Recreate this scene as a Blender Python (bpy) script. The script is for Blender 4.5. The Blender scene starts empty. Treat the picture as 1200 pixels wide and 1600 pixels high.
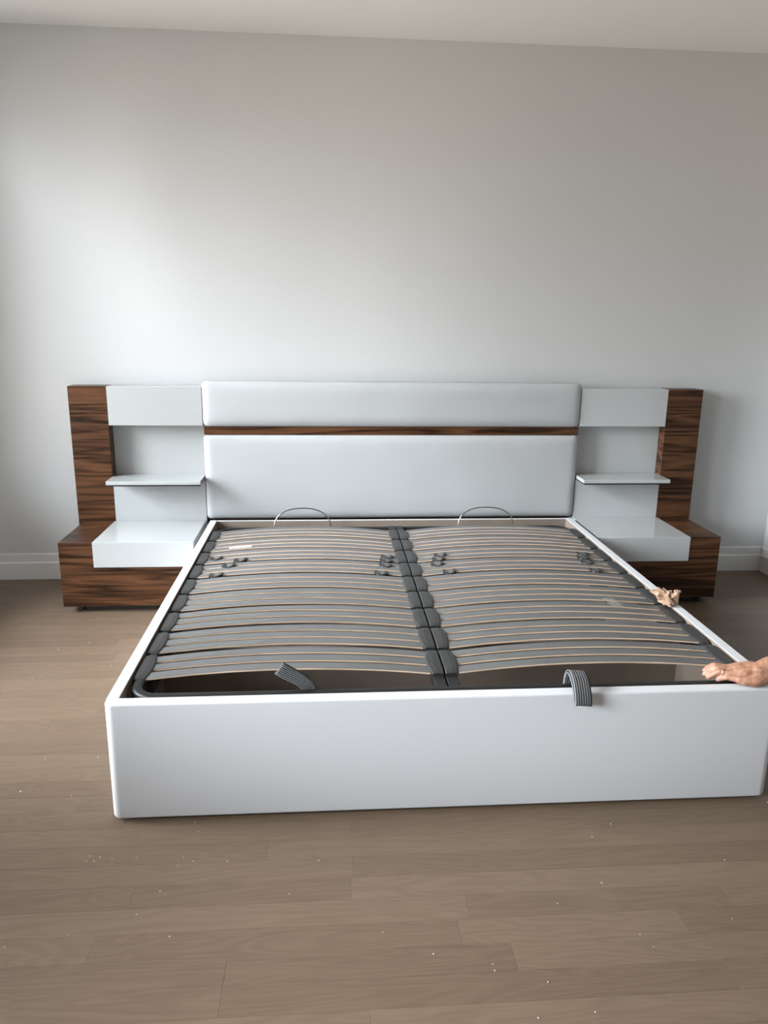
import bpy, bmesh, math, random
from mathutils import Vector, Matrix, noise
random.seed(7)
C = bpy.context.scene.collection
PI = math.pi

# ------------------------------------------------------------------ camera
cd = bpy.data.cameras.new('camera')
cam = bpy.data.objects.new('camera', cd); C.objects.link(cam)
bpy.context.scene.camera = cam
PIT, YAW, ROL = map(math.radians, (-14.139912, 4.361025, 0.709375))
fw = Vector((math.sin(YAW)*math.cos(PIT), math.cos(YAW)*math.cos(PIT), math.sin(PIT)))
rt = Vector((math.cos(YAW), -math.sin(YAW), 0)); up = rt.cross(fw)
c_, s_ = math.cos(ROL), math.sin(ROL)
rt, up = c_*rt + s_*up, -s_*rt + c_*up
M = Matrix((rt, up, -fw)).transposed().to_4x4()
M.translation = Vector((-0.37448, -4.33767, 1.48405))
cam.matrix_world = M
cd.sensor_fit = 'VERTICAL'; cd.sensor_height = 32.0
cd.lens = 1179.04/1600*32.0
cd.clip_start = 0.02

# ------------------------------------------------------------------ world, lights, exposure
vs = bpy.context.scene.view_settings
vs.view_transform = 'Standard'; vs.look = 'None'; vs.gamma = 1; vs.use_curve_mapping = False
vs.exposure = -0.04
WX0, WX1, WY0, WY1, HH = -2.72, 2.336, -7.6, 0.0, 2.896      # room
SKY = (0.86, 0.93, 1.0); SKY_S = 17.0; GROUND = (0.95, 0.84, 0.72)
GLOW = Vector((-0.75, -0.30, 0.76)).normalized(); GLOW_S = 125.0; GLOW_P = 8.0     # brighter part of the hazy sky, outside to the left
w = bpy.data.worlds.new('sky'); bpy.context.scene.world = w; w.use_nodes = True
nt = w.node_tree; nt.nodes.clear()
def WN(kind, **kw):
    n = nt.nodes.new(kind)
    for k, v in kw.items(): setattr(n, k, v)
    return n
tc = WN('ShaderNodeTexCoord'); sx = WN('ShaderNodeSeparateXYZ')
mr = WN('ShaderNodeMapRange'); mr.inputs[1].default_value = -0.06; mr.inputs[2].default_value = 0.06
dp = WN('ShaderNodeVectorMath', operation='DOT_PRODUCT'); dp.inputs[1].default_value = GLOW
nrm = WN('ShaderNodeVectorMath', operation='NORMALIZE')
cl = WN('ShaderNodeMath', operation='MAXIMUM'); cl.inputs[1].default_value = 0.0
pw = WN('ShaderNodeMath', operation='POWER'); pw.inputs[1].default_value = GLOW_P
ga = WN('ShaderNodeMath', operation='MULTIPLY_ADD'); ga.inputs[1].default_value = GLOW_S; ga.inputs[2].default_value = SKY_S
mx = WN('ShaderNodeMix', data_type='RGBA')
mx.inputs[6].default_value = (*[c*SKY_S for c in GROUND], 1)
sc_ = WN('ShaderNodeVectorMath', operation='SCALE'); sc_.inputs[0].default_value = SKY
bg = WN('ShaderNodeBackground'); ow = WN('ShaderNodeOutputWorld')
L_ = nt.links.new
L_(tc.outputs['Generated'], nrm.inputs[0]); L_(nrm.outputs[0], dp.inputs[0]); L_(dp.outputs['Value'], cl.inputs[0]); L_(cl.outputs[0], pw.inputs[0]); L_(pw.outputs[0], ga.inputs[0])
L_(ga.outputs[0], sc_.inputs['Scale']); L_(sc_.outputs[0], mx.inputs[7])
L_(nrm.outputs[0], sx.inputs[0]); L_(sx.outputs[2], mr.inputs[0]); L_(mr.outputs[0], mx.inputs[0]); L_(mx.outputs[2], bg.inputs[0]); L_(bg.outputs[0], ow.inputs[0])
# windows of the room: (wall, centre along wall, width, sill, head); the daylight comes through them
WINDOWS = [('left', -0.82, 0.80, 0.50, 2.7), ('left', -1.80, 1.0, 0.05, 2.7), ('left', -3.95, 1.9, 0.80, 2.0)]
for wall, cy, ww, z0, z1 in WINDOWS:                          # sky portals in the openings
    l = bpy.data.lights.new('daylight_portal', 'AREA'); l.shape = 'RECTANGLE'; l.size = z1-z0; l.size_y = ww
    l.cycles.is_portal = True
    o = bpy.data.objects.new('daylight_portal', l); C.objects.link(o)
    o.location = (WX0-0.1, cy, (z0+z1)/2); o.rotation_euler = (0, -PI/2, 0)

# ------------------------------------------------------------------ node helpers
def mat(name, col=(0.8, 0.8, 0.8), rough=0.5, metal=0.0, coat=0.0, spec=0.5, build=None):
    m = bpy.data.materials.new(name); m.use_nodes = True
    b = m.node_tree.nodes['Principled BSDF']
    b.inputs['Base Color'].default_value = (*col, 1); b.inputs['Roughness'].default_value = rough
    b.inputs['Metallic'].default_value = metal; b.inputs['Coat Weight'].default_value = coat
    b.inputs['Coat Roughness'].default_value = 0.03; b.inputs['Specular IOR Level'].default_value = spec
    if build: build(m.node_tree, b)
    return m
def N(t, kind, **kw):
    n = t.nodes.new(kind)
    for k, v in kw.items():
        if k.startswith('i_'): n.inputs[k[2:].replace('_', ' ')].default_value = v
        else: setattr(n, k, v)
    return n
def coords(t, scale, rnd=0.0):
    tc = N(t, 'ShaderNodeTexCoord'); mp = N(t, 'ShaderNodeMapping'); mp.inputs['Scale'].default_value = scale
    t.links.new(tc.outputs['Object'], mp.inputs['Vector'])
    if rnd:
        oi = N(t, 'ShaderNodeObjectInfo'); ml = N(t, 'ShaderNodeMath', operation='MULTIPLY'); ml.inputs[1].default_value = rnd
        t.links.new(oi.outputs['Random'], ml.inputs[0]); cb = N(t, 'ShaderNodeCombineXYZ')
        for k in range(3): t.links.new(ml.outputs[0], cb.inputs[k])
        t.links.new(cb.outputs[0], mp.inputs['Location'])
    return mp.outputs[0]
def ramp(t, fac, stops):
    r = N(t, 'ShaderNodeValToRGB'); e = r.color_ramp.elements
    while len(e) < len(stops): e.new(0.5)
    for k, (p, c) in enumerate(stops): e[k].position = p; e[k].color = (*c, 1)
    t.links.new(fac, r.inputs[0]); return r.outputs[0]
def bump(t, b, fac, strength, dist):
    bp = N(t, 'ShaderNodeBump'); bp.inputs['Strength'].default_value = strength; bp.inputs['Distance'].default_value = dist
    t.links.new(fac, bp.inputs['Height']); t.links.new(bp.outputs[0], b.inputs['Normal'])
def paint(t, b):
    v = coords(t, (1, 1, 1)); n = N(t, 'ShaderNodeTexNoise'); n.inputs['Scale'].default_value = 260; n.inputs['Detail'].default_value = 3
    t.links.new(v, n.inputs['Vector']); bump(t, b, n.outputs['Fac'], 0.12, 0.0006)
def walnut(t, b):
    v = coords(t, (0.42, 1.6, 10.0), 7.0)
    big = N(t, 'ShaderNodeTexNoise'); big.inputs['Scale'].default_value = 1.4; big.inputs['Detail'].default_value = 3; big.inputs['Distortion'].default_value = 0.35
    t.links.new(v, big.inputs['Vector'])
    ml = N(t, 'ShaderNodeMath', operation='MULTIPLY'); ml.inputs[1].default_value = 14.0; t.links.new(big.outputs['Fac'], ml.inputs[0])
    fr = N(t, 'ShaderNodeMath', operation='PINGPONG'); fr.inputs[1].default_value = 1.0; t.links.new(ml.outputs[0], fr.inputs[0])
    v2 = coords(t, (3.0, 22, 260), 3.0)
    fi = N(t, 'ShaderNodeTexNoise'); fi.inputs['Scale'].default_value = 1.5; fi.inputs['Detail'].default_value = 5; t.links.new(v2, fi.inputs['Vector'])
    mixf = N(t, 'ShaderNodeMath', operation='MULTIPLY_ADD'); mixf.inputs[1].default_value = 0.55; t.links.new(fr.outputs[0], mixf.inputs[0])
    m2 = N(t, 'ShaderNodeMath', operation='MULTIPLY'); m2.inputs[1].default_value = 0.55; t.links.new(fi.outputs['Fac'], m2.inputs[0])
    t.links.new(m2.outputs[0], mixf.inputs[2])
    c = ramp(t, mixf.outputs[0], [(0.27, (0.010, 0.005, 0.003)), (0.37, (0.040, 0.017, 0.0075)), (0.60, (0.074, 0.031, 0.0135)), (0.9, (0.112, 0.050, 0.022))])
    t.links.new(c, b.inputs['Base Color']); bump(t, b, fi.outputs['Fac'], 0.15, 0.0006)
def oak(t, b):
    oi = N(t, 'ShaderNodeObjectInfo')
    v = coords(t, (1.1, 9.0, 1.0), 40.0)
    big = N(t, 'ShaderNodeTexNoise'); big.inputs['Scale'].default_value = 1.3; big.inputs['Detail'].default_value = 2; big.inputs['Distortion'].default_value = 0.7
    t.links.new(v, big.inputs['Vector'])
    ml = N(t, 'ShaderNodeMath', operation='MULTIPLY'); ml.inputs[1].default_value = 22.0; t.links.new(big.outputs['Fac'], ml.inputs[0])
    pp = N(t, 'ShaderNodeMath', operation='PINGPONG'); pp.inputs[1].default_value = 1.0; t.links.new(ml.outputs[0], pp.inputs[0])
    v2 = coords(t, (6, 170, 1), 11.0)
    fi = N(t, 'ShaderNodeTexNoise'); fi.inputs['Scale'].default_value = 1.2; fi.inputs['Detail'].default_value = 4; t.links.new(v2, fi.inputs['Vector'])
    s1 = N(t, 'ShaderNodeMath', operation='MULTIPLY_ADD'); s1.inputs[1].default_value = 0.24; t.links.new(pp.outputs[0], s1.inputs[0])
    s2 = N(t, 'ShaderNodeMath', operation='MULTIPLY_ADD'); s2.inputs[1].default_value = 0.45; s2.inputs[2].default_value = 0.0; t.links.new(fi.outputs['Fac'], s2.inputs[0])
    s3 = N(t, 'ShaderNodeMath', operation='MULTIPLY_ADD'); s3.inputs[1].default_value = 0.27; t.links.new(oi.outputs['Random'], s3.inputs[0]); t.links.new(s2.outputs[0], s3.inputs[2])
    t.links.new(s3.outputs[0], s1.inputs[2])
    c = ramp(t, s1.outputs[0], [(0.05, (0.090, 0.060, 0.039)), (0.5, (0.124, 0.086, 0.057)), (0.95, (0.158, 0.112, 0.077))])
    t.links.new(c, b.inputs['Base Color']); bump(t, b, s1.outputs[0], 0.25, 0.0008)
    rr = N(t, 'ShaderNodeMapRange'); rr.inputs[3].default_value = 0.36; rr.inputs[4].default_value = 0.48
    t.links.new(fi.outputs['Fac'], rr.inputs[0]); t.links.new(rr.outputs[0], b.inputs['Roughness'])
def leather(t, b):
    v = coords(t, (1, 1, 1)); n = N(t, 'ShaderNodeTexVoronoi'); n.inputs['Scale'].default_value = 420
    t.links.new(v, n.inputs['Vector']); bump(t, b, n.outputs['Distance'], 0.15, 0.0005)
def slat_foil(t, b):
    v = coords(t, (3, 90, 3), 5.0); n = N(t, 'ShaderNodeTexNoise'); n.inputs['Scale'].default_value = 2.0; n.inputs['Detail'].default_value = 3
    t.links.new(v, n.inputs['Vector']); c = ramp(t, n.outputs['Fac'], [(0.3, (0.090, 0.090, 0.088)), (0.7, (0.122, 0.122, 0.119))]); t.links.new(c, b.inputs['Base Color'])
def beech(t, b):
    v = coords(t, (4, 20, 400), 5.0); n = N(t, 'ShaderNodeTexNoise'); n.inputs['Scale'].default_value = 1.5; n.inputs['Detail'].default_value = 2
    t.links.new(v, n.inputs['Vector']); c = ramp(t, n.outputs['Fac'], [(0.35, (0.62, 0.43, 0.29)), (0.65, (0.86, 0.66, 0.48))]); t.links.new(c, b.inputs['Base Color'])
def webbing(t, b):
    uv = N(t, 'ShaderNodeUVMap'); mp = N(t, 'ShaderNodeMapping'); mp.inputs['Scale'].default_value = (1, 1, 1); t.links.new(uv.outputs[0], mp.inputs[0])
    sp = N(t, 'ShaderNodeSeparateXYZ'); t.links.new(mp.outputs[0], sp.inputs[0])
    rib = N(t, 'ShaderNodeMath', operation='MULTIPLY'); rib.inputs[1].default_value = 44.0; t.links.new(sp.outputs[0], rib.inputs[0])
    sn = N(t, 'ShaderNodeMath', operation='SINE'); t.links.new(rib.outputs[0], sn.inputs[0])
    no = N(t, 'ShaderNodeTexNoise'); no.inputs['Scale'].default_value = 45; no.inputs['Detail'].default_value = 3; t.links.new(mp.outputs[0], no.inputs['Vector'])
    ad = N(t, 'ShaderNodeMath', operation='MULTIPLY_ADD'); ad.inputs[1].default_value = 0.2; t.links.new(sn.outputs[0], ad.inputs[0]); t.links.new(no.outputs['Fac'], ad.inputs[2])
    c = ramp(t, ad.outputs[0], [(0.3, (0.012, 0.012, 0.012)), (0.55, (0.07, 0.07, 0.072)), (0.8, (0.36, 0.36, 0.37))]); t.links.new(c, b.inputs['Base Color'])
    bump(t, b, sn.outputs[0], 0.6, 0.001)
def kraft(t, b):
    v = coords(t, (1, 1, 1)); n = N(t, 'ShaderNodeTexNoise'); n.inputs['Scale'].default_value = 40; t.links.new(v, n.inputs['Vector'])
    c = ramp(t, n.outputs['Fac'], [(0.3, (0.25, 0.15, 0.095)), (0.7, (0.42, 0.28, 0.18))]); t.links.new(c, b.inputs['Base Color'])
def skin(t, b):
    v = coords(t, (1, 1, 1)); n = N(t, 'ShaderNodeTexNoise'); n.inputs['Scale'].default_value = 70; n.inputs['Detail'].default_value = 4; t.links.new(v, n.inputs['Vector'])
    c = ramp(t, n.outputs['Fac'], [(0.3, (0.27, 0.115, 0.066)), (0.5, (0.38, 0.19, 0.118)), (0.7, (0.48, 0.28, 0.18))]); t.links.new(c, b.inputs['Base Color'])
    n2 = N(t, 'ShaderNodeTexNoise'); n2.inputs['Scale'].default_value = 330; n2.inputs['Detail'].default_value = 3; t.links.new(v, n2.inputs['Vector']); bump(t, b, n2.outputs['Fac'], 0.5, 0.0012)
    b.inputs['Subsurface Weight'].default_value = 0.12; b.inputs['Subsurface Radius'].default_value = (0.01, 0.004, 0.002); b.inputs['Subsurface Scale'].default_value = 0.3
def greige(t, b):
    v = coords(t, (1, 1, 1)); n = N(t, 'ShaderNodeTexNoise'); n.inputs['Scale'].default_value = 6; t.links.new(v, n.inputs['Vector'])
    c = ramp(t, n.outputs['Fac'], [(0.3, (0.205, 0.162, 0.130)), (0.7, (0.235, 0.19, 0.153))]); t.links.new(c, b.inputs['Base Color'])

M_WALL = mat('wall_paint', (0.525, 0.531, 0.527), 0.7, build=paint)
M_CEIL = mat('ceiling_paint', (0.72, 0.715, 0.70), 0.85, build=paint)
M_TRIM = mat('trim_paint', (0.66, 0.665, 0.66), 0.4)
M_OAK = mat('grey_oak', rough=0.42, spec=0.35, build=oak)
M_GAP = mat('floor_base', (0.09, 0.062, 0.042), 0.9)
M_WAL = mat('walnut_veneer', rough=0.36, spec=0.24, build=walnut)
M_GLOSS = mat('white_lacquer', (0.425, 0.437, 0.433), 0.14, coat=0.25)
M_SATIN = mat('white_satin', (0.61, 0.616, 0.626), 0.42)
M_LEATH = mat('white_leatherette', (0.405, 0.415, 0.418), 0.42, build=leather)
M_GREIGE = mat('greige_melamine', rough=0.5, build=greige)
M_FOIL = mat('grey_slat_foil', rough=0.38, build=slat_foil)
M_BEECH = mat('beech_edge', rough=0.5, build=beech)
M_RUB = mat('black_rubber', (0.028, 0.028, 0.027), 0.45)
M_STEEL = mat('black_steel', (0.012, 0.012, 0.012), 0.42, coat=0.0, spec=0.35)
M_WIRE = mat('satin_steel', (0.36, 0.355, 0.34), 0.28, metal=1.0)
M_PLAS = mat('black_plastic', (0.02, 0.02, 0.02), 0.4)
M_WEB = mat('grey_webbing', rough=0.85, build=webbing)
M_KRAFT = mat('kraft_paper', rough=0.8, build=kraft)
M_SKIN = mat('skin', rough=0.5, build=skin)
M_GOLD = mat('ring_gold', (0.9, 0.75, 0.5), 0.15, metal=1.0)
M_LABEL = mat('white_sticker', (0.8, 0.8, 0.8), 0.5)
M_CRUMB = mat('plaster_crumb', (0.75, 0.73, 0.68), 0.8)
def tapeb(t, b):
    b.inputs['Alpha'].default_value = 0.35
M_TAPE = mat('clear_tape', (0.62, 0.60, 0.56), 0.25, build=tapeb)
def glassb(name):
    m = bpy.data.materials.new(name); m.use_nodes = True; t = m.node_tree; t.nodes.clear()
    tr = N(t, 'ShaderNodeBsdfTransparent'); gl = N(t, 'ShaderNodeBsdfGlossy'); gl.inputs['Roughness'].default_value = 0.02
    fr = N(t, 'ShaderNodeFresnel'); mx = N(t, 'ShaderNodeMixShader'); o = N(t, 'ShaderNodeOutputMaterial')
    t.links.new(fr.outputs[0], mx.inputs[0]); t.links.new(tr.outputs[0], mx.inputs[1]); t.links.new(gl.outputs[0], mx.inputs[2]); t.links.new(mx.outputs[0], o.inputs[0])
    return m
M_GLASS = glassb('window_glass')

# ------------------------------------------------------------------ mesh helpers
def link(name, me, parent=None):
    o = bpy.data.objects.new(name, me); C.objects.link(o)
    if parent: o.parent = parent
    return o
def obj(name, bm, m, parent=None, smooth=False):
    """one bmesh -> one object; its mesh is recentred so that the origin sits in its middle (world position kept)"""
    ms = m if isinstance(m, (list, tuple)) else [m]
    bmesh.ops.recalc_face_normals(bm, faces=bm.faces)
    xs = [v.co for v in bm.verts]
    mid = Vector([(min(p[k] for p in xs)+max(p[k] for p in xs))/2 for k in range(3)])
    bmesh.ops.translate(bm, verts=bm.verts, vec=-mid)
    me = bpy.data.meshes.new(name); bm.to_mesh(me); bm.free()
    for x in ms: me.materials.append(x)
    if smooth:
        for p in me.polygons: p.use_smooth = True
    o = link(name, me, parent); o.location = mid - (parent.location if parent else Vector())
    if parent and parent.parent: o.location = o.location - parent.parent.location
    return o
def box(bm, x0, x1, y0, y1, z0, z1, mi=0):
    vs = [bm.verts.new(p) for p in ((x0, y0, z0), (x1, y0, z0), (x1, y1, z0), (x0, y1, z0), (x0, y0, z1), (x1, y0, z1), (x1, y1, z1), (x0, y1, z1))]
    fs = [bm.faces.new([vs[i] for i in f]) for f in ((0, 3, 2, 1), (4, 5, 6, 7), (0, 1, 5, 4), (1, 2, 6, 5), (2, 3, 7, 6), (3, 0, 4, 7))]
    for f in fs: f.material_index = mi
    return vs
def bbox(x0, x1, y0, y1, z0, z1, bev=0.0, seg=2):
    if x0 > x1: x0, x1 = x1, x0
    bm = bmesh.new(); box(bm, x0, x1, y0, y1, z0, z1)
    if bev: bmesh.ops.bevel(bm, geom=bm.edges[:], offset=bev, segments=seg, affect='EDGES', profile=0.5)
    return bm
def sweep(bm, path, ring, closed=False, up=Vector((0, 0, 1))):
    """sweep a 2D ring [(a,b)] (a: sideways, b: up) along a path"""
    n = len(path); rings = []
    for i, p in enumerate(path):
        p = Vector(p)
        a = Vector(path[(i-1) % n]) if (closed or i) else p
        b = Vector(path[(i+1) % n]) if (closed or i < n-1) else p
        t = (b-a).normalized(); side = t.cross(up)
        if side.length < 1e-4: side = Vector((1, 0, 0))
        side.normalize(); u2 = side.cross(t).normalized()
        rr = ring(i/(n-1)) if callable(ring) else ring
        rings.append([bm.verts.new(p + side*x + u2*y) for x, y in rr])
    m = len(rings[0])
    for i in range(n if closed else n-1):
        A, B = rings[i], rings[(i+1) % n]
        for k in range(m): bm.faces.new((A[k], A[(k+1) % m], B[(k+1) % m], B[k]))
    if not closed: bm.faces.new(rings[0][::-1]); bm.faces.new(rings[-1])
def circ(r, n=10, ry=None): return [(r*math.cos(2*PI*k/n), (ry or r)*math.sin(2*PI*k/n)) for k in range(n)]
def empty(name, loc, label, cat, group=None):
    o = bpy.data.objects.new(name, None); C.objects.link(o); o.location = loc; o.empty_display_size = 0.1
    tag(o, label, cat, group); return o
def tag(o, label, cat, group=None, kind=None):
    o['label'] = label; o['category'] = cat
    if group: o['group'] = group
    if kind: o['kind'] = kind
    return o
def struct(o): o['kind'] = 'structure'; return o

# ------------------------------------------------------------------ setting
T = 0.16
fl = bmesh.new(); box(fl, WX0-T, WX1+T, WY0-T, WY1+T, -0.1, -0.012); floor = struct(obj('floor', fl, M_GAP))
PW = 0.083; rnd = random.Random(11)
def plank_bm(x0, x1, y0, y1, bev=0.0007):
    bm = bmesh.new(); g = 0.00015
    x0 += g; x1 -= g; y0 += g; y1 -= g; b = bev
    lo = [bm.verts.new(p) for p in ((x0, y0, -0.012), (x1, y0, -0.012), (x1, y1, -0.012), (x0, y1, -0.012))]
    m_ = [bm.verts.new(p) for p in ((x0, y0, -b*0.6), (x1, y0, -b*0.6), (x1, y1, -b*0.6), (x0, y1, -b*0.6))]
    h = [bm.verts.new(p) for p in ((x0+b, y0+b, 0), (x1-b, y0+b, 0), (x1-b, y1-b, 0), (x0+b, y1-b, 0))]
    bm.faces.new(h)
    for k in range(4):
        j = (k+1) % 4
        bm.faces.new((lo[k], lo[j], m_[j], m_[k])); bm.faces.new((m_[k], m_[j], h[j], h[k]))
    return bm
# butt joints read off the photograph for the rows in front of the bed: row -> world x
JOINTS = {-1: [0.57], 0: [-1.9, 0.068, 0.575], 1: [-0.05, 1.9], 2: [-1.3, 0.69], 3: [-0.9, 0.9], 4: [-0.31, 0.6], 5: [-0.04, 1.5], 6: [-0.31, 0.45], 10: [-1.15, -0.5], 14: [-1.42]}
far = bmesh.new()
k = 0
y = -2.9
rows = [(-2.9 + PW*k, k) for k in range(-40, 36)]
for y0, k in rows:
    y1 = min(y0+PW, WY1)
    if y1 <= WY0 or y0 >= WY1: continue
    y0 = max(y0, WY0)
    js = sorted(JOINTS.get(k, []))
    xs = [WX0]
    if js:
        cuts = js[:]
    else: cuts = []
    x = WX0 + rnd.uniform(0.15, 1.0)
    out = []
    while x < WX1-0.15:
        out.append(x); x += rnd.uniform(0.55, 1.5)
    cuts = sorted(cuts + [o for o in out if all(abs(o-c) > 0.5 for c in cuts)])
    xs = [WX0] + cuts + [WX1]
    for a, b in zip(xs, xs[1:]):
        if k >= -5: obj('plank', plank_bm(a, b, y0, y1), M_OAK, floor)
        else:
            q = plank_bm(a, b, y0, y1); me = bpy.data.meshes.new('t'); q.to_mesh(me); q.free(); far.from_mesh(me); bpy.data.meshes.remove(me)
o = obj('plank', far, M_OAK, floor); o['kind'] = 'stuff'

struct(obj('ceiling', bbox(WX0-T, WX1+T, WY0-T, WY1+T, HH, HH+0.1), M_CEIL))
struct(obj('wall_back', bbox(WX0-T, WX1+T, WY1, WY1+T, -0.012, HH), M_WALL))
DY0, DY1, DZ = -2.05, -0.42, 2.15                              # doorway and closet added out of view on the right to absorb bounced light
wr = bmesh.new()
box(wr, WX1, WX1+T, DY1, WY1, -0.012, HH); box(wr, WX1, WX1+T, WY0, DY0, -0.012, HH); box(wr, WX1, WX1+T, DY0, DY1, DZ, HH)
box(wr, WX1+T, WX1+1.3, DY1, DY1+0.1, -0.012, 2.5); box(wr, WX1+T, WX1+1.3, DY0-0.1, DY0, -0.012, 2.5)
box(wr, WX1+1.3, WX1+1.4, DY0-0.1, DY1+0.1, -0.012, 2.5); box(wr, WX1+T, WX1+1.3, DY0, DY1, 2.4, 2.5); box(wr, WX1+T, WX1+1.3, DY0, DY1, -0.1, -0.004)
struct(obj('wall_right', wr, M_WALL))
cs = bmesh.new()
for q in ((DY1, DY1+0.085, 0, DZ+0.085), (DY0-0.085, DY0, 0, DZ+0.085), (DY0, DY1, DZ, DZ+0.085)): box(cs, WX1-0.02, WX1, *q)
struct(obj('trim_1', cs, M_TRIM))
struct(obj('wall_front', bbox(WX0-T, WX1+T, WY0-T, WY0, -0.012, HH), M_WALL))
wl = bmesh.new(); lefts = sorted([x for x in WINDOWS if x[0] == 'left'], key=lambda q: q[1])
ys = WY0
for _, cy, ww, z0, z1 in lefts:
    box(wl, WX0-T, WX0, ys, cy-ww/2, -0.012, HH)
    box(wl, WX0-T, WX0, cy-ww/2, cy+ww/2, -0.012, z0); box(wl, WX0-T, WX0, cy-ww/2, cy+ww/2, z1, HH)
    ys = cy+ww/2
box(wl, WX0-T, WX0, ys, WY1, -0.012, HH)
struct(obj('wall_left', wl, M_WALL))
for i, (_, cy, ww, z0, z1) in enumerate(lefts):
    a, b = cy-ww/2, cy+ww/2; f = bmesh.new(); xm = WX0-T/2; t = 0.05
    for q in ((a, a+t, z0, z1), (b-t, b, z0, z1), (a+t, b-t, z0, z0+t), (a+t, b-t, z1-t, z1)):
        box(f, xm-0.03, xm+0.03, *q)
    wn = struct(obj('window_%d' % (i+1), f, M_TRIM))
    obj('mullion', bbox(xm-0.02, xm+0.02, cy-0.02, cy+0.02, z0+t, z1-t), M_TRIM, wn)
    for s0, s1 in ((a+t, cy-0.02), (cy+0.02, b-t)):
        obj('pane', bbox(xm-0.003, xm+0.003, s0, s1, z0+t, z1-t), M_GLASS, wn)
    obj('sill', bbox(WX0-T/2+0.03, WX0+0.04, a-0.03, b+0.03, z0-0.03, z0), M_TRIM, wn)
def baseboard(name, p0, p1, nrm):
    """profile swept along the foot of a wall; nrm points into the room"""
    prof = [(0, 0), (0.018, 0), (0.018, 0.098), (0.0155, 0.103), (0.0125, 0.105), (0.0125, 0.148), (0.010, 0.1535), (0, 0.1535)]
    bm = bmesh.new(); P0, P1, n = Vector(p0), Vector(p1), Vector(nrm)
    A = [bm.verts.new(P0 + n*a + Vector((0, 0, b))) for a, b in prof]; B = [bm.verts.new(P1 + n*a + Vector((0, 0, b))) for a, b in prof]
    for k in range(len(prof)): j = (k+1) % len(prof); bm.faces.new((A[k], A[j], B[j], B[k]))
    bm.faces.new(A); bm.faces.new(B[::-1]); struct(obj(name, bm, M_TRIM))
baseboard('baseboard_back', (WX0, 0, 0), (WX1-0.018, 0, 0), (0, -1, 0))
baseboard('baseboard_right', (WX1, 0, 0), (WX1, DY1+0.085, 0), (-1, 0, 0))
baseboard('baseboard_left', (WX0, -0.018, 0), (WX0, WY0, 0), (1, 0, 0))

# ------------------------------------------------------------------ headboard
HX = 1.0598
def cushion(x0, x1, yb, yf, z0, z1, r, bulge):
    """upholstered slab: edges of front rounded with radius r, face bulging a little"""
    bm = bmesh.new(); nx, nz = 64, 20
    W, H = x1-x0, z1-z0; cx, cz = (x0+x1)/2, (z0+z1)/2
    def prof(n, L):
        ps = []
        for k in range(n+1):
            t = k/n
            ps.append(t)
        e = [0, 0.1, 0.22, 0.36, 0.52, 0.72, 1.0]; e = [a*r*1.6/L for a in e]
        mid = [e[-1] + (1-2*e[-1])*k/(n-12) for k in range(1, n-12)]
        return e + mid + [1-a for a in e[::-1]]
    us, vs_ = prof(nx, W), prof(nz, H); g = []; yrim = yf+0.020
    def edge(t, L):
        d = min(t, 1-t)*L
        q = min(1.0, d/(r*1.6)); return (1-(1-q)**2.6)
    for j, v in enumerate(vs_):
        row = []
        for i, u in enumerate(us):
            e = (edge(u, W)**0.5)*(edge(v, H)**0.5) if 1 else 0
            x = x0+u*W; z = z0+v*H
            # rounded outline corners
            dx = min(u, 1-u)*W; dz = min(v, 1-v)*H; R = r*0.7
            if dx < R and dz < R:
                qx, qz = R-dx, R-dz; l = math.hypot(qx, qz); m_ = max(qx, qz)
                if l > 0: f = m_/l; dx2, dz2 = R-qx*f, R-qz*f
                else: dx2, dz2 = dx, dz
                x = x0+dx2 if u < 0.5 else x1-dx2; z = z0+dz2 if v < 0.5 else z1-dz2
            wob = 0.0016*noise.noise(Vector((x*5, z*9, 1.3)))*e
            yy = yrim + (yf-yrim)*e - bulge*e*(1-((2*u-1)**4))*(1-(2*v-1)**4) + wob
            row.append(bm.verts.new((x, yy, z)))
        g.append(row)
    for j in range(len(vs_)-1):
        for i in range(len(us)-1): bm.faces.new((g[j][i], g[j][i+1], g[j+1][i+1], g[j+1][i]))
    # sides back to yb
    rim = g[0] + [r_[-1] for r_ in g[1:]] + g[-1][-2::-1] + [r_[0] for r_ in g[-2:0:-1]]
    bk = [bm.verts.new((v.co.x, yb, v.co.z)) for v in rim]
    for k in range(len(rim)): j = (k+1) % len(rim); bm.faces.new((rim[k], rim[j], bk[j], bk[k]))
    bm.faces.new(bk)
    return bm
hb = empty('headboard', (0, -0.05, 0), 'wide white padded headboard with a thin dark walnut stripe, against the grey wall', 'headboard')
obj('backing_panel', bbox(-HX+0.006, HX-0.006, -0.075, -0.02, 0.0, 1.13, 0.002), M_WAL, hb)
obj('upper_cushion', cushion(-HX, HX, -0.076, -0.142, 0.912, 1.160, 0.040, 0.010), M_LEATH, hb, True)
obj('lower_cushion', cushion(-HX, HX, -0.076, -0.142, 0.386, 0.867, 0.034, 0.012), M_LEATH, hb, True)
obj('walnut_strip', bbox(-HX+0.004, HX-0.004, -0.128, -0.076, 0.868, 0.911, 0.001), M_WAL, hb)

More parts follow.
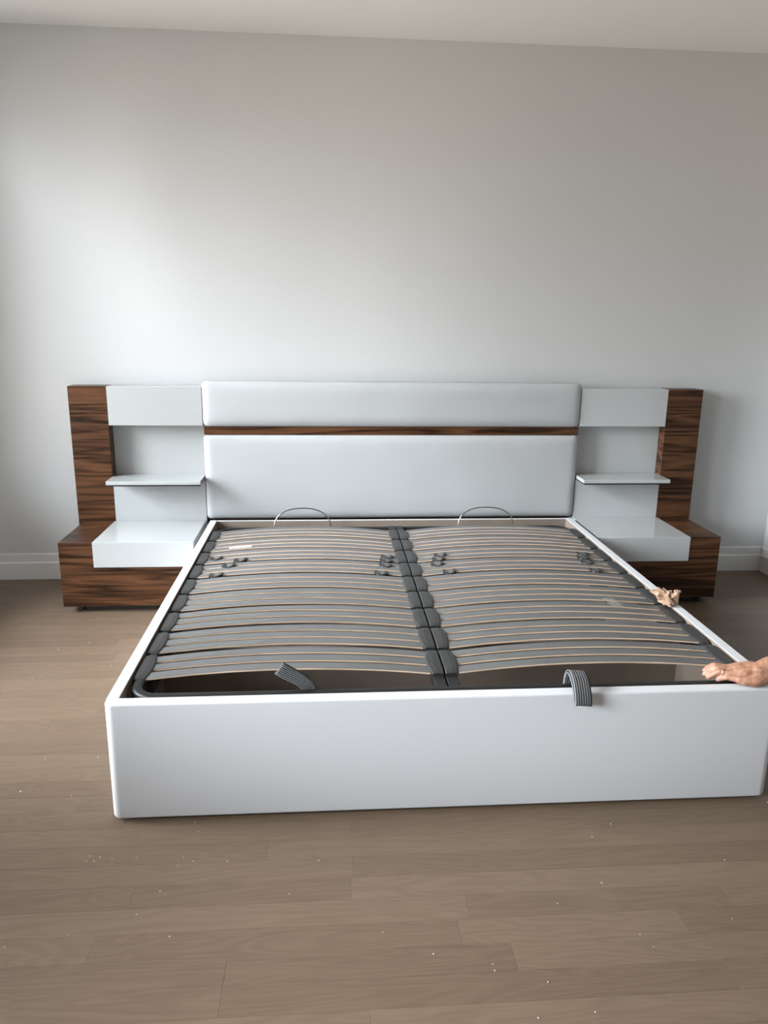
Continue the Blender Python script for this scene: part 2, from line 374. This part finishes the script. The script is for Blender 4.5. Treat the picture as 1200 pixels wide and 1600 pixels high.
# ------------------------------------------------------------------ wall panels and nightstands either side
def wing(s, label):
    r = empty('headboard_side_panel', (s*1.4, -0.05, 0), label, 'panel', 'side panels of the headboard')
    X = lambda a: s*a
    obj('walnut_column', bbox(X(1.5675), X(1.771), -0.128, -0.02, 0.0, 1.1293, 0.0012), M_WAL, r)
    obj('upper_panel', bbox(X(1.0605), X(1.5665), -0.128, -0.056, 0.9175, 1.1293, 0.0015), M_GLOSS, r)
    obj('recessed_panel', bbox(X(1.0605), X(1.5665), -0.056, -0.02, 0.60, 1.125, 0.001), M_GLOSS, r)
    obj('lower_panel', bbox(X(1.0605), X(1.5665), -0.128, -0.056, 0.34, 0.609, 0.0015), M_GLOSS, r)
    sh = obj('shelf', bbox(X(1.066), X(1.569), -0.262, -0.0565, 0.613, 0.633, 0.0015), M_GLOSS, r)
    obj('under_strip', bbox(X(1.068), X(1.567), -0.2605, -0.13, 0.6050, 0.6125, 0.0005), M_PLAS, sh)  # thin black strip along the underside of the shelf
    obj('catch', bbox(X(1.30), X(1.308), -0.1275, -0.122, 0.9145, 0.9174), M_WIRE, r)
    return r
wing(-1, 'left headboard side panel, white gloss with shelf and a warm lit walnut column')
wing(1, 'right headboard side panel, white gloss with shelf and a shadowed walnut column')
def nightstand(s, label):
    r = empty('nightstand', (s*1.4, -0.34, 0), label, 'nightstand', 'low nightstands beside the bed')
    X = lambda a: s*a; y0, y1 = -0.5575, -0.1295
    bm = bmesh.new()
    pr = [(1.066, 0.033), (1.744, 0.033), (1.744, 0.3777), (1.5755, 0.3777), (1.5755, 0.2435), (1.066, 0.2435)]
    A = [bm.verts.new((X(a), y0, b)) for a, b in pr]; B = [bm.verts.new((X(a), y1, b)) for a, b in pr]
    for k in range(6): j = (k+1) % 6; bm.faces.new((A[k], A[j], B[j], B[k]))
    bm.faces.new(A); bm.faces.new(B[::-1]); bmesh.ops.bevel(bm, geom=bm.edges[:], offset=0.001, segments=1, affect='EDGES')
    obj('walnut_body', bm, M_WAL, r)
    obj('drawer', bbox(X(1.067), X(1.5742), -0.560, y1-0.0005, 0.2445, 0.3785, 0.0015), M_GLOSS, r)
    obj('shadow_strip', bbox(X(1.10), X(1.64), -0.525, -0.15, 0.006, 0.0325), M_PLAS, r)  # black block standing in for the shadow line under the nightstand
    for a in (1.085, 1.675):
        for yy in (-0.51, -0.18):
            f = bmesh.new(); bmesh.ops.create_cone(f, cap_ends=True, segments=16, radius1=0.018, radius2=0.018, depth=0.033, matrix=Matrix.Translation((X(a), yy, 0.0165)))
            obj('foot', f, M_PLAS, r)
    return r
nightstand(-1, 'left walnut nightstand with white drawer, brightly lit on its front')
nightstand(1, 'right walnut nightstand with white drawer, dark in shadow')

# ------------------------------------------------------------------ bed box
bed = empty('bed_frame', (0, -1.25, 0), 'large white lacquered storage bed box with open top and tall footboard', 'bed')
def footboard():
    bm = bmesh.new(); x1, yf, yb, z0, z1, R = 1.0347, -2.2918, -2.2530, 0.010, 0.3926, 0.030
    pl = [(-x1, yb)]
    for k in range(9):
        a = PI + (PI/2)*k/8; pl.append((-x1+R+R*math.cos(a), yf+R+R*math.sin(a)))
    pl += [(-x, y) for x, y in pl[::-1]]
    # rounded front arris and slightly rounded bottom
    cen = Vector((0, yb))
    def inset(d):
        out = []
        for x, y in pl:
            sx = (1 if x > 0 else -1)
            cx = sx*(x1-R); v = Vector((x-cx, y-(yf+R))) if abs(x) > x1-R-1e-6 and y < yf+R+1e-6 else None
            if v and v.length > 1e-6: v = v.normalized()*d; out.append((x-v.x, y-v.y))
            else: out.append((x - sx*d, y) if y >= yf+R else (x, y+d))
        return out
    layers = []
    for z, d in ((z0, 0.006), (z0+0.002, 0.002), (z0+0.006, 0), (z1-0.008, 0), (z1-0.0045, 0.001), (z1-0.002, 0.003), (z1, 0.008)):
        layers.append([bm.verts.new((x, y, z)) for x, y in inset(d)])
    n = len(pl)
    for A, B in zip(layers, layers[1:]):
        for k in range(n): j = (k+1) % n; bm.faces.new((A[k], A[j], B[j], B[k]))
    bm.faces.new(layers[0][::-1]); bm.faces.new(layers[-1]); return bm
o = obj('footboard', footboard(), M_SATIN, bed, True)
for p in o.data.polygons: p.use_smooth = len(p.vertices) == 4
def rail(s):
    bm = bmesh.new(); xo, xi = s*1.0340, s*0.9970
    box(bm, min(xo, xi), max(xo, xi), -2.2525, -0.1800, 0.012, 0.3924)
    bmesh.ops.bevel(bm, geom=[e for e in bm.edges if abs(e.verts[0].co.z-0.3924) < 1e-5 and abs(e.verts[1].co.z-0.3924) < 1e-5], offset=0.0015, segments=2, affect='EDGES')
    for f in bm.faces:
        f.material_index = 0
        c = f.calc_center_median()
        if abs(c.x - xi) < 1e-4: f.material_index = 1
    return bm
for s in (-1, 1): obj('side_rail', rail(s), [M_SATIN, M_GREIGE], bed)
bm = bbox(-0.9965, 0.9965, -0.2000, -0.1805, 0.012, 0.3915, 0.0012)
for f in bm.faces: f.material_index = 1 if f.calc_center_median().y < -0.1999 else 0
obj('head_rail', bm, [M_SATIN, M_GREIGE], bed)
obj('divider_panel', bbox(-0.9965, 0.9965, -1.680, -1.662, 0.062, 0.288), M_GREIGE, bed)
obj('base_panel', bbox(-0.9965, 0.9965, -2.2525, -0.2000, 0.046, 0.061), M_GREIGE, bed)
for s in (-1, 1):
    for yy in (-2.15, -1.2, -0.3):
        obj('foot', bbox(s*0.93-0.02, s*0.93+0.02, yy-0.02, yy+0.02, 0, 0.0455), M_PLAS, bed)
# lift mechanism plates between box and slatted base
for s in (-1, 1):
    bm = bmesh.new(); box(bm, min(s*0.9965, s*0.985), max(s*0.9965, s*0.985), -0.95, -0.55, 0.16, 0.23); obj('hinge_plate', bm, M_STEEL, bed)
    for yy in (-0.92, -0.60):
        obj('hinge_arm', bbox(s*0.984, s*0.974, yy-0.015, yy+0.015, 0.17, 0.329), M_STEEL, bed)

# ------------------------------------------------------------------ slatted base
base = empty('slatted_base', (0, -1.25, 0.33), 'grey sprung slatted bed base in a black steel frame, lying inside the white bed box', 'bed base')
def rr_path(hx, y0, y1, R, z, n=7):
    ps = []
    for cx, cy, a0 in ((hx-R, y1-R, 0), (-hx+R, y1-R, PI/2), (-hx+R, y0+R, PI), (hx-R, y0+R, 1.5*PI)):
        for k in range(n+1):
            a = a0+PI/2*k/n; yy = cy+R*math.sin(a); ps.append((cx+R*math.cos(a), yy, z if yy < -1 else z-0.0165))
    return ps
def oval(w, h, n=16):
    return [(math.copysign(abs(math.cos(2*PI*k/n))**0.6, math.cos(2*PI*k/n))*w/2, math.copysign(abs(math.sin(2*PI*k/n))**0.6, math.sin(2*PI*k/n))*h/2) for k in range(n)]
bm = bmesh.new(); sweep(bm, rr_path(0.969, -2.218, -0.262, 0.075, 0.3655), oval(0.034, 0.038), closed=True)
obj('frame_tube', bm, M_STEEL, base, True)
for s in (-1, 1):
    obj('centre_bar', bbox(s*0.002, s*0.040, -2.2005, -0.262, 0.340, 0.3735, 0.003), M_STEEL, base)
    obj('side_plate', bbox(s*0.925, s*0.952, -2.12, -0.34, 0.338, 0.356, 0.002), M_STEEL, base)
Y0, PITCH, HL = -2.113, 0.1946, 0.176
def holder_bm(s, side):
    """flexible triple slat cap. side 'o': outer rail, 'c': centre. Built round the origin, long axis y"""
    bm = bmesh.new(); n = 12; rows = []
    # outline in plan: straight outer side, bowed inner side
    for k in range(n+1):
        t = k/n; yy = -HL/2+HL*t; bow = 1-(2*t-1)**2
        wi = (0.036 if side == 'o' else 0.039) + 0.0105*bow
        endz = -0.005*abs(2*t-1)**8; zt = 0.0165+endz
        prof = [(0, -0.012), (0, zt-0.003), (0.003, zt), (wi*0.55, zt+0.0012), (wi-0.004, zt-0.0005), (wi, zt-0.003), (wi, -0.006), (wi-0.012, -0.012)]
        rows.append([bm.verts.new((a*s, yy, b)) for a, b in prof])
    m = len(rows[0])
    for A, B in zip(rows, rows[1:]):
        for k in range(m): j = (k+1) % m; bm.faces.new((A[k], A[j], B[j], B[k]))
    bm.faces.new(rows[0]); bm.faces.new(rows[-1][::-1])
    # moulded thin ribs on the top near the ends
    return bm
SX0, SX1, RISE, TH, SW = 0.046, 0.953, 0.0265, 0.0072, 0.0420
def slat_z(u):                       # u 0..1 across the span
    return RISE*(1-(2*u-1)**2)
def slat_bm(x0=SX0, x1=SX1, w=SW, th=TH, rise=RISE):
    bm = bmesh.new(); n = 20; rows = []
    for k in range(n+1):
        u = k/n; x = x0+(x1-x0)*u - (x0+x1)/2; z = rise*(1-(2*u-1)**2)
        # tipped mesh normal follows the bow
        rows.append([bm.verts.new((x, yy, z+zz)) for yy, zz in ((-w/2, 0.0012), (-w/2, th-0.0012), (-w/2+0.0012, th), (w/2-0.0012, th), (w/2, th-0.0012), (w/2, 0.0012), (w/2-0.001, 0), (-w/2+0.001, 0))])
    for A, B in zip(rows, rows[1:]):
        for k in range(8):
            j = (k+1) % 8; f = bm.faces.new((A[k], A[j], B[j], B[k])); f.material_index = 0 if k in (2, 1, 3, 6) else 1
    for r_ in (rows[0], rows[-1][::-1]):
        f = bm.faces.new(r_); f.material_index = 1
    return bm
def mesh_of(name, bm, mats, smooth=True):
    bmesh.ops.recalc_face_normals(bm, faces=bm.faces); me = bpy.data.meshes.new(name); bm.to_mesh(me); bm.free()
    for x in mats: me.materials.append(x)
    if smooth:
        for p in me.polygons: p.use_smooth = False
    return me
slat_me = mesh_of('slat', slat_bm(), [M_FOIL, M_BEECH]); under_me = mesh_of('under_slat', slat_bm(SX0+0.01, SX1-0.01, SW-0.002, 0.006, RISE-0.009), [M_FOIL, M_BEECH])
hold_me = {(s, t): mesh_of('slat_holder', holder_bm(s, t), [M_RUB]) for s in (-1, 1) for t in 'oc'}
def slider_bm():
    """tension slider: two clips gripping the slat with a U handle in front"""
    bm = bmesh.new(); w = SW
    for s in (-1, 1):
        x0, x1 = s*0.016, s*0.029; a, b = min(x0, x1), max(x0, x1)
        box(bm, a, b, -w/2-0.004, -w/2+0.024, TH, TH+0.0045)
        box(bm, a, b, -w/2-0.006, -w/2-0.001, -0.012, TH+0.0045)
        box(bm, a, b, -w/2-0.004, w/2, -0.019, -0.0155)
    path = [(-0.0225, -w/2-0.001, 0.008), (-0.0185, -w/2-0.012, 0.008), (-0.011, -w/2-0.023, 0.007), (0, -w/2-0.027, 0.006), (0.011, -w/2-0.023, 0.007), (0.0185, -w/2-0.012, 0.008), (0.0225, -w/2-0.001, 0.008)]
    sweep(bm, path, [(-0.0045, -0.006), (0.0045, -0.006), (0.0045, 0.004), (-0.0045, 0.004)])
    return bm
slider_me = mesh_of('tension_slider', slider_bm(), [M_PLAS])
ZS = 0.3775                                     # underside of the slat ends
B0 = base.location
slats = {}
for g in range(9):
    yc = Y0 + HL/2 + PITCH*g
    for s in (-1, 1):
        o = link('slat_holder', hold_me[(-s, 'o')], base); o.location = Vector((s*0.9900, yc + rnd.uniform(-.002, .002), 0.3705)) - B0
        o = link('slat_holder', hold_me[(s, 'c')], base); o.location = Vector((s*0.0025, yc + rnd.uniform(-.002, .002), 0.3705)) - B0
        for j in range(3):
            o = link('slat', slat_me, base); yy = yc + (j-1)*0.0605 + rnd.uniform(-.001, .001)
            o.location = Vector((s*(SX0+SX1)/2, yy, ZS-0.0030)) - B0; o.rotation_euler.x = rnd.uniform(-0.015, 0.015)
            slats[(g, s, j)] = (o, yy)
            if s < 0: o.rotation_euler.z = 0
# groups counted from the foot: the 3rd and 4th from the head carry doubled slats with sliders
def put_slider(g, s, j, xs):
    o, yy = slats[(g, s, j)]
    u_ = link('under_slat', under_me, o); u_.location = (0, 0, -0.0085)
    for x in xs:
        u = (abs(x)-SX0)/(SX1-SX0); sl = link('tension_slider', slider_me, o)
        sl.location = (x - s*(SX0+SX1)/2, 0, slat_z(u)); sl.rotation_euler.y = -(RISE*4*(1-2*u)/(SX1-SX0))*s
for (g, j, xs) in ((6, 1, (-0.905, -0.094, 0.165, 0.871)), (6, 0, (-0.785, -0.103, 0.148, 0.851)), (5, 2, (-0.83, -0.111, 0.132, 0.846)), (5, 0, (-0.87, -0.140, 0.171, 0.846))):
    put_slider(g, -1, j, [x for x in xs if x < 0]); put_slider(g, 1, j, [x for x in xs if x > 0])
# white sticker (left, 2nd group from head) and clear tape (right)
def patch(host, x, wx, wy, zoff, m, name, s, y0=0.0):
    o, yy = host; bm = bmesh.new(); n = 6
    g = []
    for k in range(n+1):
        xx = x-wx/2+wx*k/n; u = (abs(xx)-SX0)/(SX1-SX0); z = slat_z(u)+TH+zoff
        g.append([bm.verts.new((xx-s*(SX0+SX1)/2, y0+a, z+b)) for a, b in ((-wy/2, 0), (wy/2, 0), (wy/2, 0.0004), (-wy/2, 0.0004))])
    for A, B in zip(g, g[1:]):
        for k in range(4): j = (k+1) % 4; bm.faces.new((A[k], A[j], B[j], B[k]))
    bm.faces.new(g[0]); bm.faces.new(g[-1][::-1])
    me = mesh_of(name, bm, [m]); return link(name, me, o)
patch(slats[(7, -1, 0)], -0.808, 0.108, 0.022, 0.0006, M_LABEL, 'sticker', -1)['label'] = 'small white sticker'
bm = bmesh.new(); g = []
for k in range(13):
    t = k/12; yy = -1.512-0.096*t; dip = 0.0
    row = []
    for q in range(5):
        x = 0.733+0.052*q/4 + 0.014*t; u = (x-SX0)/(SX1-SX0); z = ZS-0.003+slat_z(u)+TH+0.0022
        row.append(bm.verts.new((x, yy, z)))
    g.append(row)
for A, B in zip(g, g[1:]):
    for k in range(4): bm.faces.new((A[k], A[k+1], B[k+1], B[k]))
bmesh.ops.solidify(bm, geom=bm.faces[:], thickness=0.0004)
obj('tape', bm, M_TAPE, base)['label'] = 'strip of clear tape'
# mattress hoops
for x0, x1 in ((-0.672, -0.362), (0.358, 0.672)):
    bm = bmesh.new(); cx = (x0+x1)/2; R = (x1-x0)/2; ps = [(x0, -0.262, 0.352)]
    for k in range(19):
        a = PI*(1-k/18); ps.append((cx+R*math.copysign(abs(math.cos(a))**0.85, math.cos(a)), -0.262+0.012*math.sin(a), 0.372+0.104*math.sin(a)**0.9))
    ps.append((x1, -0.262, 0.352)); sweep(bm, ps, circ(0.0035, 8), up=Vector((0, 1, 0))); obj('mattress_hoop', bm, M_WIRE, base, True)
# pull straps of woven webbing
def strap(path, wid, name='pull_strap', tilt=None, th=0.0022):
    bm = bmesh.new(); uvl = bm.loops.layers.uv.new('UVMap'); n = len(path); P = [Vector(p) for p in path]; rows = []; ln = [0]
    for a, b in zip(P, P[1:]): ln.append(ln[-1]+(b-a).length)
    for i, p in enumerate(P):
        t = (P[min(i+1, n-1)]-P[max(i-1, 0)]).normalized(); wv = wid[i] if isinstance(wid, list) else wid; wv = Vector(wv)
        nn = t.cross(wv).normalized()*th/2
        m_ = 6; rows.append(([bm.verts.new(p + wv*(k/m_-0.5) + nn) for k in range(m_+1)], [bm.verts.new(p + wv*(k/m_-0.5) - nn) for k in range(m_+1)]))
    def quad(vs, uvs):
        f = bm.faces.new(vs); f.smooth = True
        for l, q in zip(f.loops, uvs): l[uvl].uv = q
    for i in range(n-1):
        for side in (0, 1):
            A, B = rows[i][side], rows[i+1][side]
            for k in range(6):
                quad((A[k], A[k+1], B[k+1], B[k]), ((k/6, ln[i]*20), ((k+1)/6, ln[i]*20), ((k+1)/6, ln[i+1]*20), (k/6, ln[i+1]*20)))
        for k in (0, 6):
            quad((rows[i][0][k], rows[i][1][k], rows[i+1][1][k], rows[i+1][0][k]), ((0, 0), (0.02, 0), (0.02, 1), (0, 1)))
    for i in (0, n-1):
        A, B = rows[i]
        for k in range(6): quad((A[k], A[k+1], B[k+1], B[k]), ((0, 0), (0.1, 0), (0.1, 0.1), (0, 0.1)))
    return obj(name, bm, M_WEB, base)
def bez(pts, n=24):
    out = []; P = [Vector(p) for p in pts]
    P = [2*P[0]-P[1]] + P + [2*P[-1]-P[-2]]
    m = len(P)-3; per = max(2, n//m)
    for i in range(m):
        a, b, c, d = P[i:i+4]
        for k in range(per):
            t = k/per; out.append(0.5*((2*b)+(-a+c)*t+(2*a-5*b+4*c-d)*t*t+(-a+3*b-3*c+d)*t**3))
    out.append(P[-2]); return out
strap(bez([(0.391, -2.196, 0.372), (0.390, -2.208, 0.415), (0.388, -2.245, 0.446), (0.387, -2.290, 0.440), (0.388, -2.318, 0.405), (0.390, -2.324, 0.373), (0.390, -2.317, 0.366),
           (0.389, -2.308, 0.378), (0.387, -2.302, 0.405), (0.386, -2.270, 0.432), (0.387, -2.238, 0.434), (0.389, -2.214, 0.405), (0.390, -2.204, 0.373)], 48), (0.052, 0, -0.004))
wv = Vector((0.026, 0.006, 0.034))
strap(bez([(-0.432, -2.198, 0.366), (-0.436, -2.200, 0.385), (-0.455, -2.203, 0.408), (-0.485, -2.206, 0.430), (-0.520, -2.208, 0.452), (-0.526, -2.203, 0.455), (-0.518, -2.198, 0.448), (-0.480, -2.190, 0.420), (-0.448, -2.186, 0.395), (-0.440, -2.190, 0.366)], 40),
      [wv.lerp(Vector((0.040, 0.004, 0.012)), max(0, 1-min(i, 41-i)/12)) for i in range(60)][:60])

# ------------------------------------------------------------------ crumpled paper on the rail
bm = bmesh.new(); bmesh.ops.create_icosphere(bm, subdivisions=3, radius=1.0); rp = random.Random(5)
for v in bm.verts:
    p = v.co.copy(); n1 = noise.noise(p*1.6+Vector((3, 1, 7))); n2 = abs(noise.noise(Vector((p.x*5.5, p.y*1.6, p.z*4))+Vector((9, 2, 1))))
    r_ = 0.80 + 0.45*n1 + 0.75*n2 - 0.10 + rp.uniform(-0.22, 0.22)
    q = p*r_; v.co = Vector((q.x*0.034 - q.y*0.006, q.y*0.066, q.z*0.026 + 0.004*q.y))
bmesh.ops.translate(bm, verts=bm.verts, vec=(0.988, -1.545, 0.417))
bmesh.ops.create_cone(bm, cap_ends=True, segments=7, radius1=0.016, radius2=0.010, depth=0.045, matrix=Matrix.Translation((1.016, -1.575, 0.427)) @ Matrix.Rotation(0.15, 4, 'Y'))
bmesh.ops.create_icosphere(bm, subdivisions=1, radius=0.013, matrix=Matrix.Translation((1.021, -1.575, 0.450)) @ Matrix.Diagonal((1.3, 1.1, 0.6, 1)))
tag(obj('crumpled_paper', bm, M_KRAFT), 'small crumpled piece of brown kraft paper caught on the right side rail of the bed', 'paper')

# ------------------------------------------------------------------ forearm and hand pressing on the footboard
bm = bmesh.new()
def limb(pts, n=14):
    """tapered tube with round ends; pts = (x,y,z,r[,flat])"""
    P = [(Vector(p[:3]), p[3], (p[4] if len(p) > 4 else 1.0)) for p in pts]
    path = []
    for i in range(len(P)-1):
        for k in range(6):
            t = k/6; s2 = t*t*(3-2*t)
            path.append((P[i][0].lerp(P[i+1][0], t), P[i][1]+(P[i+1][1]-P[i][1])*s2, P[i][2]+(P[i+1][2]-P[i][2])*s2))
    path.append(P[-1])
    d0 = (path[0][0]-path[1][0]).normalized(); d1 = (path[-1][0]-path[-2][0]).normalized()
    pre = [(path[0][0]+d0*path[0][1]*math.sin(a), path[0][1]*max(math.cos(a), 0.05), path[0][2]) for a in (1.45, 1.1, 0.7, 0.35)]
    post = [(path[-1][0]+d1*path[-1][1]*math.sin(a), path[-1][1]*max(math.cos(a), 0.05), path[-1][2]) for a in (0.35, 0.7, 1.1, 1.45)]
    path = pre+path+post; rings = []
    for i, (p, r_, fl) in enumerate(path):
        t = (path[min(i+1, len(path)-1)][0]-path[max(i-1, 0)][0]).normalized()
        side = t.cross(Vector((0, 0, 1))).normalized(); u2 = side.cross(t)
        rings.append([bm.verts.new(p+side*r_*math.cos(2*PI*k/n)+u2*r_*fl*math.sin(2*PI*k/n)) for k in range(n)])
    for A, B in zip(rings, rings[1:]):
        for k in range(n): j = (k+1) % n; bm.faces.new((A[k], A[j], B[j], B[k]))
    bm.faces.new(rings[0][::-1]); bm.faces.new(rings[-1])
# left hand, palm down: heel on the footboard top, fingers curled over the black bar behind it
limb([(1.40, -2.10, 0.78, 0.050), (1.235, -2.205, 0.525, 0.044), (1.10, -2.230, 0.470, 0.040, 0.92), (1.01, -2.243, 0.447, 0.031, 0.85), (0.966, -2.248, 0.434, 0.0265, 0.80)])
limb([(0.985, -2.266, 0.418, 0.020), (0.955, -2.276, 0.4115, 0.0185), (0.925, -2.270, 0.410, 0.015), (0.905, -2.262, 0.410, 0.0125)])      # outer edge of the palm
limb([(0.968, -2.247, 0.430, 0.023), (0.930, -2.248, 0.426, 0.018), (0.893, -2.240, 0.419, 0.0125)])
limb([(0.968, -2.232, 0.431, 0.023), (0.930, -2.228, 0.429, 0.018), (0.893, -2.219, 0.423, 0.0125)])
limb([(0.968, -2.218, 0.430, 0.021), (0.932, -2.209, 0.427, 0.017), (0.898, -2.199, 0.420, 0.0125)])
limb([(0.963, -2.214, 0.422, 0.018), (0.938, -2.190, 0.409, 0.0135), (0.912, -2.166, 0.400, 0.0115), (0.888, -2.156, 0.396, 0.0095)])       # thumb
FING = [[(0.903, -2.260, 0.411, 0.0105), (0.878, -2.245, 0.411, 0.0095), (0.866, -2.235, 0.404, 0.0088), (0.858, -2.226, 0.3945, 0.0078)],
        [(0.893, -2.240, 0.419, 0.0115), (0.860, -2.224, 0.420, 0.0100), (0.845, -2.216, 0.409, 0.0092), (0.836, -2.209, 0.3945, 0.0082)],
        [(0.893, -2.219, 0.423, 0.0115), (0.856, -2.204, 0.425, 0.0102), (0.841, -2.197, 0.413, 0.0094), (0.831, -2.192, 0.397, 0.0084)],
        [(0.898, -2.199, 0.420, 0.0115), (0.864, -2.183, 0.423, 0.0102), (0.850, -2.175, 0.412, 0.0094), (0.841, -2.171, 0.399, 0.0084)]]
for f in FING: limb(f, 12)
person = obj('person', bm, M_SKIN, None, True)
rm = person.modifiers.new('remesh', 'REMESH'); rm.mode = 'VOXEL'; rm.voxel_size = 0.0024; rm.use_smooth_shade = True
sm = person.modifiers.new('smooth', 'SMOOTH'); sm.iterations = 5; sm.factor = 0.5
tag(person, 'bare forearm and hand with a thin ring, pressing on the right end of the footboard', 'person')
bm = bmesh.new(); a, b = Vector(FING[1][0][:3]), Vector(FING[1][1][:3]); ctr = a.lerp(b, 0.72); ax = (b-a).normalized()
q = ax.to_track_quat('Z', 'Y').to_matrix().to_4x4(); q.translation = ctr
ps = [q @ Vector((0.0112*math.cos(2*PI*k/24), 0.0112*math.sin(2*PI*k/24), 0)) for k in range(24)]
sweep(bm, ps, [(-0.0010, -0.002), (0.0010, -0.002), (0.0010, 0.002), (-0.0010, 0.002)], closed=True, up=ax)
o = obj('finger_ring', bm, M_GOLD, person, True)
# finger nails
for f, sc in zip(FING, (0.8, 1, 1.05, 1)):
    p1, p2 = Vector(f[3][:3]), Vector(f[2][:3]); d = (p1-p2).normalized(); nrm = Vector((0, 0, 1)) - d*d.z; nrm.normalize()
    side = d.cross(nrm); bm = bmesh.new(); g = []
    for i in range(5):
        row = []
        for k in range(5):
            aa = (k-2)*0.42; L = -0.002+0.0095*sc*i/4; r_ = f[3][3]*0.93
            row.append(bm.verts.new(p1 + d*L + nrm*(r_*math.cos(aa)-0.0012*(i/4)**2) + side*r_*math.sin(aa)))
        g.append(row)
    for i in range(4):
        for k in range(4): bm.faces.new((g[i][k], g[i][k+1], g[i+1][k+1], g[i+1][k]))
    bmesh.ops.solidify(bm, geom=bm.faces[:], thickness=0.0008)
    obj('fingernail', bm, mat('nail', (0.46, 0.29, 0.22), 0.3), person, True)

# ------------------------------------------------------------------ crumbs on the floor
SP = [(-1.37, -2.12, 4.2), (-1.50, -0.95, 3.2), (-1.62, -1.02, 3.0), (-1.83, -1.30, 2.2), (-1.20, -2.15, 2.4), (-1.36, -1.93, 2.2), (-1.18, -1.93, 2.6), (-1.55, -0.63, 2.8), (-1.72, -0.30, 2.4), (-1.33, -1.2, 2.2)]
PX = [(310, 1300, 2), (302, 1346, 2), (278, 1353, 2), (355, 1346, 2), (140, 1338, 2), (304, 1285, 2), (250, 1393, 2.2), (265, 1464, 2.4), (287, 1340, 2), (213, 1429, 2), (498, 1345, 2.4), (452, 1397, 2), (598, 1457, 2.2), (677, 1491, 2.6),
      (773, 1517, 2.4), (954, 1288, 2.6), (925, 1308, 2.4), (1132, 1344, 2.6), (940, 1380, 2.6), (871, 1412, 2), (1144, 1436, 2.2), (856, 1535, 2.6), (930, 1582, 2.6), (841, 1591, 2.4), (1000, 1460, 2), (1021, 1480, 2), (770, 1507, 2), (106, 1461, 2), (7, 1481, 2.4), (175, 1342, 2), (147, 1346, 2), (156, 1340, 2), (135, 1346, 2), (213, 1340, 2), (1199, 1254, 3)]
def to_floor(px, py):
    d = fw*1179.04 + rt*(px-600) - up*(py-800); t = -M.translation.z/d.z; return M.translation + d*t
bm = bmesh.new(); r2 = random.Random(3)
def crumb(x, y, s):
    n0 = len(bm.verts); bmesh.ops.create_icosphere(bm, subdivisions=1, radius=s*0.00062, matrix=Matrix.Translation((x, y, s*0.0005)) @ Matrix.Rotation(r2.uniform(0, 3), 4, 'Z') @ Matrix.Diagonal((r2.uniform(.8, 1.5), 1, .75, 1)))
for x, y, s in SP: crumb(x, y, s)
for px, py, s in PX: p = to_floor(px, py); crumb(p.x, p.y, s)
for k in range(22): p = to_floor(r2.gauss(55, 20), r2.gauss(1063, 5)); crumb(p.x, p.y, 1.3)
tag(obj('floor_crumbs', bm, M_CRUMB), 'tiny white plaster crumbs scattered over the wooden floor around the bed', 'crumbs', kind='stuff')
